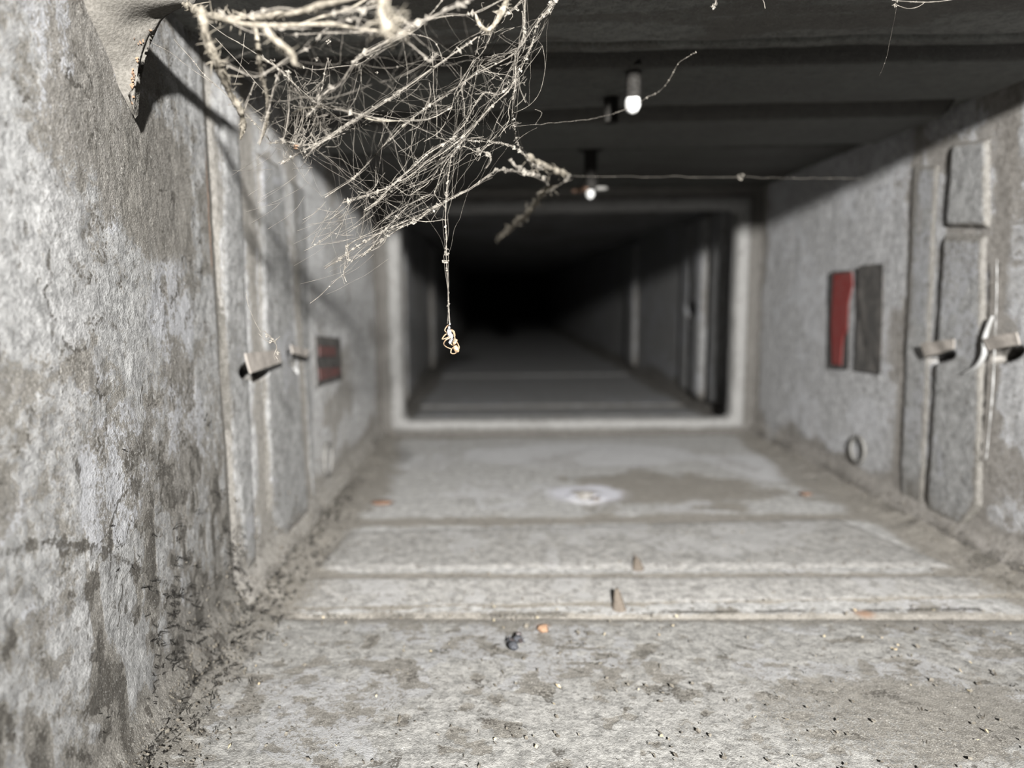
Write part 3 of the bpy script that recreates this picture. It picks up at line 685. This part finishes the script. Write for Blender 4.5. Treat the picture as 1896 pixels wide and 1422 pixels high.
med = [
 (B((60, 900), (180, 830), (300, 770), (400, 700), (480, 650), (700, 510), (900, 370), (1100, 230), (1300, 80), (1400, -20)), 1.38, 3.0),
 (B((180, 860), (380, 715), (560, 610), (720, 500)), 1.40, 2.4),
 (B((400, 1110), (560, 1060), (700, 1000), (900, 870), (1050, 760), (1200, 600), (1330, 470), (1350, 300), (1390, 200), (1400, -10)), 1.46, 2.4),
 (B((540, 1150), (700, 1020), (880, 900), (1010, 840), (1060, 770)), 1.48, 2.2),
 (B((300, 1080), (450, 980), (560, 870), (700, 720), (760, 670), (900, 560), (1050, 460), (1200, 370), (1330, 300), (1450, 150), (1580, -20)), 1.44, 2.2),
 (B((-60, 300), (100, 430), (200, 540), (300, 580), (420, 605), (560, 640), (720, 660), (860, 655), (1000, 590)), 1.41, 2.2),
 (B((200, 640), (260, 570), (380, 460), (480, 330), (650, 220), (800, 130), (960, 90), (1120, 70), (1300, -20)), 1.36, 2.6),
 (B((480, 330), (580, 280), (700, 220), (820, 150), (900, 60), (960, -20)), 1.33, 1.8),
 (B((1590, -20), (1530, 60), (1470, 120), (1430, 260), (1390, 350), (1350, 450), (1330, 650), (1370, 810), (1440, 900), (1500, 930)), [1.5, 1.5, 1.5, 1.5, 1.52, 1.55, 1.6, 1.8, 1.95, 2.05], 2.4),
 (B((1380, 60), (1400, 250), (1350, 350), (1345, 480), (1310, 600), (1310, 660), (1260, 740)), 1.52, 1.6),
 (B((1060, 770), (1000, 850), (985, 920), (970, 1050), (965, 1200), (968, 1400)), 1.45, 2.6),
 ([(827, 472), (829, 520), (831, 560), (833, 602)], 1.45, 2.0),
 (B((1000, 850), (950, 920), (910, 1040), (905, 1065), (960, 1140)), 1.45, 1.6),
 (B((905, 1065), (740, 1130), (640, 1200), (560, 1260)), 1.47, 1.2),
 (B((960, 1205), (880, 1215), (800, 1210)), 1.46, 1.8),
 (B((500, 1410), (580, 1340), (700, 1260), (810, 1205), (900, 1140), (1100, 1030), (1240, 940), (1350, 940), (1480, 965)), [1.5, 1.5, 1.5, 1.5, 1.55, 1.6, 1.75, 1.9, 2.0], 2.6),
 (B((420, 1340), (560, 1290), (640, 1270), (800, 1215)), 1.5, 1.8),
 (B((870, 440), (880, 520), (850, 620), (820, 690), (760, 715)), 1.43, 1.5),
 (B((1060, 770), (1150, 775), (1250, 785), (1340, 810), (1420, 860)), [1.46, 1.5, 1.6, 1.7, 1.9], 2.0),
 (B((490, 350), (500, 440), (470, 540), (430, 610)), 1.4, 1.5),
 (B((1490, 250), (1510, 370), (1480, 500), (1420, 580), (1340, 620)), 1.5, 0.9),
 (A((-10, 300), (100, 360), (320, 520), (560, 700), (820, 960)), 1.5, 1.0),
 (A((170, 290), (240, 370), (330, 480), (520, 670), (700, 840), (880, 1050)), 1.5, 1.6),
 (A((1000, 520), (1010, 640), (1000, 900), (960, 1050)), 1.36, 2.6),
 (A((1020, 640), (1100, 700), (1200, 750), (1330, 790), (1500, 830), (1700, 880)), 1.38, 3.4),
 (A((760, 600), (700, 750), (680, 840)), 1.35, 3.0),
 (A((960, 460), (900, 620), (870, 750), (830, 900), (790, 1060)), 1.30, 3.4),
 (A((690, 240), (650, 480), (600, 640)), 1.5, 1.1),
 (A((400, 160), (620, 300), (900, 480), (1050, 620), (1200, 740), (1420, 900)), 1.45, 1.6),
 (A((470, 280), (620, 440), (760, 600), (980, 800)), 1.45, 1.4),
 (A((560, 480), (760, 560), (900, 500), (1000, 430), (1180, 330), (1260, 230), (1400, 140), (1640, 0)), 1.2, 3.6),
 (A((1220, 730), (1300, 660), (1400, 590), (1450, 500), (1500, 430), (1580, 380), (1740, 290), (1896, 190)), 1.3, 4.6),
 (A((1100, 490), (1180, 510), (1300, 495), (1500, 470), (1620, 400)), 1.42, 1.6),
 (A((860, 1050), (1000, 1040), (1180, 1060), (1350, 960), (1500, 850)), 1.4, 2.4),
 (A((930, 1010), (1000, 1080), (1040, 1120), (1000, 1180)), 1.42, 1.8),
 (A((1050, 640), (1120, 760), (1090, 900), (1050, 1010), (1080, 1080)), 1.42, 2.0),
 (A((1230, 640), (1210, 780), (1180, 950), (1100, 1060)), 1.42, 2.0),
 (A((1300, 430), (1260, 560), (1230, 700), (1130, 860)), 1.40, 2.0),
 (A((500, 80), (640, 170), (900, 200), (1100, 210), (1300, 190), (1500, 130)), 1.15, 4.0),
 (A((600, 180), (760, 240), (900, 260), (1100, 250), (1300, 240), (1600, 230)), 1.2, 3.0),
 (A((700, 120), (900, 60), (1100, 80), (1300, 100), (1560, 70), (1700, 40)), 1.12, 4.0),
 (A((1400, 60), (1540, 80), (1500, 200), (1620, 240)), 1.1, 4.0),
 (A((1760, 300), (1820, 260), (1896, 170)), 1.1, 5.0),
 (B((700, 60), (760, 130), (860, 110), (960, 60), (1060, 20), (1150, -20)), 1.15, 4.5),
 (B((720, 210), (780, 250), (840, 300), (880, 340), (920, 290)), 1.2, 3.2),
 (B((700, 180), (800, 190), (900, 230), (950, 330), (960, 360)), 1.4, 1.4),
 (B((890, 290), (900, 500), (915, 620), (918, 760)), 1.6, 1.8),
 (B((1050, 370), (1050, 480), (1065, 570), (1065, 640)), 1.42, 1.3),
 (B((1150, 200), (1120, 320), (1030, 480), (990, 600), (930, 720), (840, 780)), 1.46, 1.6),
 (B((1250, 100), (1180, 260), (1100, 380), (1020, 530)), 1.46, 2.0),
 (B((1280, 180), (1200, 300), (1150, 380), (1300, 410), (1340, 440)), 1.46, 1.6),
 (B((1310, 480), (1250, 520), (1180, 510), (1130, 560), (1090, 640), (1060, 690), (1010, 740)), 1.46, 2.2),
 (B((1340, 690), (1500, 680), (1670, 665), (1800, 645), (1896, 622)), [1.55, 1.7, 1.8, 1.9, 2.0], 0.9),
 ([(1140, 209), (1172, 197), (1196, 183), (1222, 168), (1240, 145), (1258, 116), (1290, 96)], [2.0, 2.05, 2.0, 1.95, 1.9, 1.85, 1.8], 1.5),
 (C((1690, 530), (1800, 535), (1896, 532), (2300, 535), (2900, 540), (3400, 545), (4000, 552)), [2.3, 2.3, 2.3, 2.35, 2.4, 2.5, 2.6], 0.7),
 (C((1360, 360), (1450, 420), (1560, 480), (1680, 530)), [2.0, 2.1, 2.2, 2.3], 3.2),
 (C((1120, 480), (1250, 490), (1350, 490), (1440, 520), (1540, 590)), [1.8, 1.9, 2.0, 2.15, 2.3], 3.2),
 (C((1540, 640), (1620, 600), (1700, 550)), 2.35, 3.0),
 (C((1050, 470), (1090, 400), (1060, 350), (980, 330)), 1.7, 3.2),
 (C((1240, 400), (1270, 440), (1340, 490)), 2.0, 3.0),
 (C((870, 300), (940, 320), (990, 370), (1060, 300), (1150, 270), (1230, 300)), 1.55, 2.2),
 (C((180, 480), (210, 540), (190, 620), (130, 665), (60, 650)), 1.45, 1.5),
 (C((-200, 1250), (0, 1110), (160, 1010), (300, 940), (450, 880), (640, 780), (760, 720), (900, 640), (1100, 520)), [1.5, 1.5, 1.5, 1.5, 1.5, 1.55, 1.6, 1.65, 1.8], 2.4),
 (C((0, 1200), (140, 1100), (240, 980), (340, 870), (430, 770), (540, 700), (620, 670)), 1.48, 1.8),
 (C((100, 800), (240, 700), (330, 600), (430, 510), (520, 430), (640, 330), (780, 250), (820, 230)), 1.46, 2.8),
 (C((330, 610), (380, 640), (450, 680), (520, 640), (600, 590), (680, 480)), 1.46, 1.8),
 (C((520, 400), (530, 480), (500, 580), (430, 610)), 1.46, 1.2),
 ([(640, 455), (645, 480), (636, 500), (642, 522)], 1.5, 2.6),
 ([(575, 562), (600, 540), (622, 520), (640, 505)], 1.5, 1.3),
 ([(640, 458), (668, 440), (700, 425), (730, 410)], 1.5, 1.6),
 ([(490, 612), (500, 622), (512, 640), (508, 655), (514, 664)], 1.6, 2.0),
 ([(478, 618), (492, 630), (505, 634), (518, 622)], 1.6, 1.6),
 ([(456, 540), (462, 570), (474, 600), (482, 616)], 1.6, 1.2),
 ([(1326, -6), (1324, 6), (1320, 12)], 1.45, 3.5),
 ([(1408, -6), (1414, 4), (1416, 16)], 1.5, 1.6),
 ([(1645, -4), (1660, 2), (1700, 3), (1760, 0), (1800, -8)], 1.5, 1.8),
 ([(1658, 8), (1680, 16), (1700, 12), (1712, 4)], 1.5, 1.2),
 ([(1660, 8), (1656, 40), (1650, 70), (1640, 110), (1628, 140)], [1.5, 1.55, 1.6, 1.65, 1.7], 0.8),
]
for pts, d, w in med:
    thread(pts, d, w*0.68, beads=1.5 if w > 1.2 else 0.5, amp=4.0)
    if w >= 2.0:                                    # companion hairs running along the strand
        for q in range(2):
            jx = [(x+rnd.gauss(0, 3), y+rnd.gauss(0, 3)) for x, y in pts]
            dd = [z+rnd.uniform(-0.05, 0.05) for z in d] if isinstance(d, list) else d+rnd.uniform(-0.05, 0.05)
            thread(jx, dd, 0.4+0.3*rnd.random(), beads=0.7, amp=5)
# filler threads over the web field, running mostly from lower left to upper right
def inside(x, y):
    if x < 330 or x > 1010: return False
    top = -10; bot = np.interp(x, [330, 500, 600, 700, 830, 960, 1010], [60, 330, 430, 420, 400, 290, 60])
    return top <= y <= bot
web_nodes = [q for q in nodes if q.y < 1.62*H and q.z > 1.05*H]
def link(a, b, w):
    L = (b-a).length; n = max(4, int(L/0.0018)); Q = []; R = []; sd = rnd.random()*50
    sag = L*abs(rnd.gauss(0, 0.05))
    for i in range(n+1):
        t = i/n; p = a.lerp(b, t)
        p = p+Vector((mnoise.noise(Vector((t*4, sd, 0))), mnoise.noise(Vector((t*4, 0, sd))), mnoise.noise(Vector((sd, t*4, 1)))))*L*0.05*math.sin(math.pi*t)**0.5
        p.z -= sag*math.sin(math.pi*t)
        Q.append(p); R.append(rp_(w, 1.45)*H*(0.6+0.5*rnd.random()))
    tube(fine_V, fine_F, Q, R, 3, False)
    for k in range(int(L/0.003)):
        i = rnd.randrange(n); small(bead_V, bead_F, Q[i].lerp(Q[i+1], rnd.random()), R[i]*(0.9+2.2*rnd.random()**3))
cnt = 0
while cnt < 340:
    a = rnd.choice(web_nodes); b = rnd.choice(web_nodes); L = (a-b).length/H
    if not (0.03 < L < (0.14 if cnt % 3 else 0.42)): continue
    d = (b-a).normalized()
    if abs(d.x) > 0.8 and abs(d.z) < 0.3 and rnd.random() < .7: continue
    link(a, b, rnd.choice([0.3, 0.36, 0.42, 0.5, 0.7, 0.9])); cnt += 1
# dense knot around the left middle of the web
for k in range(70):
    cx = rnd.gauss(560, 22); cy = rnd.gauss(225, 42)
    pts = [(cx, cy)]
    for j in range(3): pts.append((pts[-1][0]+rnd.gauss(3, 14), pts[-1][1]+rnd.gauss(0, 16)))
    thread(pts, 1.41+rnd.gauss(0, .03), rnd.uniform(0.3, 0.8), beads=0.6, amp=3)
for k in range(60):
    cx = rnd.gauss(925, 28); cy = rnd.gauss(150, 50)
    pts = [(cx, cy)]
    for j in range(2): pts.append((pts[-1][0]+rnd.gauss(5, 12), pts[-1][1]-abs(rnd.gauss(6, 14))))
    thread(pts, 1.46+rnd.gauss(0, .03), rnd.uniform(0.3, 0.8), beads=0.8, amp=3)
for k in range(45):
    cx = rnd.uniform(560, 760); cy = 470-0.35*(cx-560)-abs(rnd.gauss(0, 50))
    L = rnd.uniform(20, 90); a = -0.6+rnd.gauss(0, .35)
    thread([(cx, cy), (cx+L/2*math.cos(a), cy+L/2*math.sin(a)+3), (cx+L*math.cos(a), cy+L*math.sin(a))], 1.48+rnd.gauss(0, .03), rnd.uniform(0.3, 0.8), beads=1.0, amp=4)
# anchoring threads that fade over the left wall
for k in range(18):
    x0 = rnd.uniform(430, 640); y0 = np.interp(x0, [430, 640], [330, 560])+rnd.uniform(-60, 60); L = rnd.uniform(50, 170); a = -0.5+rnd.gauss(0, .25)
    thread([(x0, y0), (x0+L*.5, y0+L*.5*math.sin(a)), (x0+L*math.cos(a), y0+L*math.sin(a))], 1.5+rnd.gauss(0, .04), rnd.uniform(0.25, 0.5), beads=0.6)
# clots of dust caught on the web
for px, py, d, s in ((815, 183, 1.46, 5), (697, 134, 1.44, 3), (765, 408, 1.5, 6.5), (802, 392, 1.5, 3.5), (712, 432, 1.5, 6), (733, 402, 1.48, 4), (608, 75, 1.5, 5),
                     (827, 470, 1.45, 5), (826, 484, 1.45, 6), (838, 287, 1.45, 5), (1373, 327, 2.45, 8), (1051, 326, 2.3, 8), (1001, 304, 2.1, 9), (840, 255, 1.46, 4),
                     (1322, 11, 1.45, 5), (1657, 9, 1.5, 4), (586, 109, 1.36, 3), (690, 365, 1.5, 4), (1008, 330, 2.1, 5), (956, 16, 1.5, 5), (1018, 8, 1.5, 6), (955, 100, 1.5, 4), (940, 155, 1.5, 3.5), (645, 455, 1.5, 4), (505, 630, 1.6, 5), (495, 622, 1.6, 4), (514, 655, 1.6, 4)):
    c = at(px, py, d)
    for k in range(9):
        small(bead_V, bead_F, W(*(c+Vector((rnd.gauss(0, .4), rnd.gauss(0, .4), rnd.gauss(0, .4)))*s*PX*d)), H*s*PX*d*rnd.uniform(.25, .6))
tag(mesh_obj('fine_threads', fine_V, fine_F, M_silk, web), kind='stuff')
tag(mesh_obj('dust_beads', bead_V, bead_F, M_bead, web, smooth=False), kind='stuff')
V, Fc = [], []
c = at(549, 272, 1.42); ico(V, Fc, W(*c), H*5*PX*1.42, 2, (1.1, .8, .9), jit=.4)
tag(mesh_obj('orange_crumb', V, Fc, M_orange), 'single orange crumb caught in the left middle of the cobweb', 'crumb')

# ------------------------------------------------------------------ spider husk on its thread
def K(x, y): return (760+x/5.47, 420+y/5.47)
DS = 1.45
sroot = empty('dead_spider', W(*at(835, 622, DS)), 'shrivelled pale orange dead spider hanging at the end of a silk thread', 'spider')
def kp(x, y, dz=0.0): return W(*at(*K(x, y), DS+dz))
V, Fc = [], []
ico(V, Fc, kp(466, 1235), H*PX*DS*6.2, 3, (0.85, .9, 1.1), Matrix.Rotation(-.5, 3, 'Y'), jit=.25); mesh_obj('abdomen', V, Fc, M_husk, sroot)
V, Fc = [], []
ico(V, Fc, kp(452, 1165), H*PX*DS*5.0, 3, (0.8, .8, 1.15), Matrix.Rotation(.5, 3, 'Y'), jit=.3); mesh_obj('head', V, Fc, M_husk, sroot)
V, Fc = [], []
for k, (x, y, r) in enumerate(((398, 1075, 5.0), (405, 1110, 5.5), (412, 1140, 4.2), (385, 1060, 3.2), (402, 1170, 3.2), (392, 1022, 2.6), (398, 985, 2))):
    ico(V, Fc, kp(x, y, .004*(k % 3-1)), H*PX*DS*r, 2, (.9, .8, 1.2), jit=.55, sd=k)
mesh_obj('silk_wrapping', V, Fc, M_pale, sroot)
legs = [((400, 985), (368, 1010), (348, 1048), (372, 1075), (395, 1085)), ((388, 1075), (350, 1095), (322, 1136), (358, 1128), (400, 1108)),
        ((410, 1120), (360, 1145), (337, 1185), (362, 1215), (415, 1235), (440, 1225)), ((375, 1052), (410, 1043), (440, 1058), (450, 1100), (442, 1140)),
        ((405, 1045), (432, 1066), (446, 1110), (455, 1150)), ((415, 1235), (410, 1275), (440, 1285), (475, 1270)),
        ((440, 1150), (470, 1170), (492, 1215), (485, 1250), (450, 1282)), ((400, 1185), (430, 1200), (442, 1212), (425, 1228))]
for k, lg in enumerate(legs):
    P = [kp(x, y, 0.012*math.sin(k*2+j)) for j, (x, y) in enumerate(lg)]; sp = spline(P, 6); V, Fc = [], []
    tube(V, Fc, sp, [H*PX*DS*(1.35-0.6*i/len(sp)+(0.25 if i % 6 == 0 else 0)) for i in range(len(sp))], 6)
    mesh_obj('leg', V, Fc, M_husk, sroot)

# ------------------------------------------------------------------ dead fly and pellets on the floor
fc = on_z(955, 1198, -0.985); c = W(fc.x, fc.y, -0.972)
froot = empty('dead_fly', c, 'dark dead fly lying on the floor just in front of the seam', 'insect')
s = H*PX*fc.y*0.85
R1 = Matrix.Rotation(math.radians(25), 3, 'Z')
V, Fc = [], []
ico(V, Fc, c+Vector((-6*s, -16*s, 2*s)), s*12, 2, (.9, 1.2, .8), R1, .2); mesh_obj('abdomen', V, Fc, M_fly, froot)
V, Fc = [], []
ico(V, Fc, c+Vector((4*s, 12*s, 4*s)), s*10, 2, (1, 1.1, .8), R1, .3, 2); mesh_obj('thorax', V, Fc, M_fly, froot)
V, Fc = [], []
ico(V, Fc, c+Vector((8*s, 32*s, 4*s)), s*7, 2, (1.1, .8, .8), R1, .2, 3); mesh_obj('head', V, Fc, M_wing, froot)
for sx in (-1, 1):
    V, Fc = [], []
    ico(V, Fc, c+Vector((sx*9*s+2*s, -2*s, 7*s)), s*15, 2, (.35, 1.0, .07), Matrix.Rotation(math.radians(20-sx*14), 3, 'Z'), .1, 4); mesh_obj('wing', V, Fc, M_wing, froot)
for k in range(6):
    sx = -1 if k < 3 else 1; y0 = (k % 3)*9-4
    a = c+Vector((sx*7*s, y0*s, 2*s)); V, Fc = [], []
    tube(V, Fc, [a, a+Vector((sx*8*s, 4*s, 5*s)), a+Vector((sx*13*s, (6-5*(k % 3))*s, -4*s))], [s*1.3, s, s*.6], 5); mesh_obj('leg', V, Fc, M_fly, froot)

def pellet(name, px, py, rpx, mat, label, cat, sq=(1, 1, .7), sink=0.3):
    p = on_z(px, py, -0.985); V, Fc = [], []
    ss_ = H*PX*p.y*rpx; ico(V, Fc, W(p.x, p.y, -0.992)+Vector((0, 0, ss_*sink)), ss_, 3, sq, jit=.5, sd=px % 7)
    return tag(mesh_obj(name, V, Fc, mat), label, cat)
pellet('clay_pellet', 1005, 1162, 10, M_orange, 'small orange pellet on the floor seam right of the dead fly', 'pellet')
pellet('rust_flake', 708, 931, 13, M_rust, 'flat rusty flake on the floor left of the white powder', 'flake', (1.5, 1, .25))
pellet('rust_flake', 1492, 914, 9, M_rust, 'small rusty flake on the floor near the right wall', 'flake', (1.2, 1, .3))
pellet('rivet', 1103, 922, 7, M_spike, 'rusty rivet head in the middle of the white powder patch', 'rivet', (1.2, 1.2, .35))

# loose crumbs, grains and fluff
def scatter(name, mat, pts, smin, smax, root):
    V, Fc = [], []
    for p in pts: small(V, Fc, W(*p), H*rnd.uniform(smin, smax)*(0.6+0.4*rnd.random()))
    o = mesh_obj(name, V, Fc, mat, root, smooth=False); return tag(o, kind='stuff')
P = []
for k in range(3800):
    d = 1.2+3.8*rnd.random()**1.6
    e = abs(rnd.gauss(0, 0.09)); side = rnd.random()
    if side < .5: P.append(Vector((XL+0.03+e, d, -0.985+max(0, 0.07-e*0.6))))
    elif side < .75: P.append(Vector((XR-0.03-e, d, -0.985+max(0, 0.07-e*0.6))))
    else: P.append(Vector((XL+0.02, d, -1+e*1.6)))
scatter('corner_fluff', M_crumb, P, 0.0015, 0.0055, floor_root)
P = [Vector((rnd.uniform(XL+.1, XR-.1), 1.2+1.6*rnd.random()**1.3, -0.990)) for k in range(900)]
scatter('floor_grit', M_crumb, P, 0.002, 0.007, floor_root)
P = [Vector((rnd.uniform(XL+.1, XR-.1), 1.2+0.9*rnd.random(), -0.988)) for k in range(90)]
scatter('floor_grains', M_sand, P, 0.003, 0.006, floor_root)
P = [rnd.choice(speck_spots) for k in range(24)]
scatter('orange_specks', M_orange, P, 0.002, 0.006, gus)
# dark fibre tufts standing out of the crust on the near left wall and corner
V, Fc = [], []
for k in range(700):
    if rnd.random() < .6:
        d = rnd.uniform(1.15, 2.1); z = -1+abs(rnd.gauss(0, .22)); p = Vector((XL+.035, d, z))
        if mnoise.noise(Vector((d*7, z*3, 1))) < 0.0: continue
    else:
        d = rnd.uniform(1.3, 3.2); p = Vector((XL+.05+abs(rnd.gauss(0, .07)), d, -.95))
    q = W(*p)
    for j in range(2):
        v = Vector((abs(rnd.gauss(0, 1)), rnd.gauss(0, 1), rnd.gauss(0, 1))).normalized()*H*rnd.uniform(.006, .016); w_ = Vector((rnd.gauss(0, 1), rnd.gauss(0, 1), rnd.gauss(0, 1)))*H*.006
        tube(V, Fc, [q, q+v*.6+w_, q+v], [H*.0012, H*.001, H*.0005], 3, False)
tag(mesh_obj('dark_fibres', V, Fc, M_bolt, wl_root), kind='stuff')
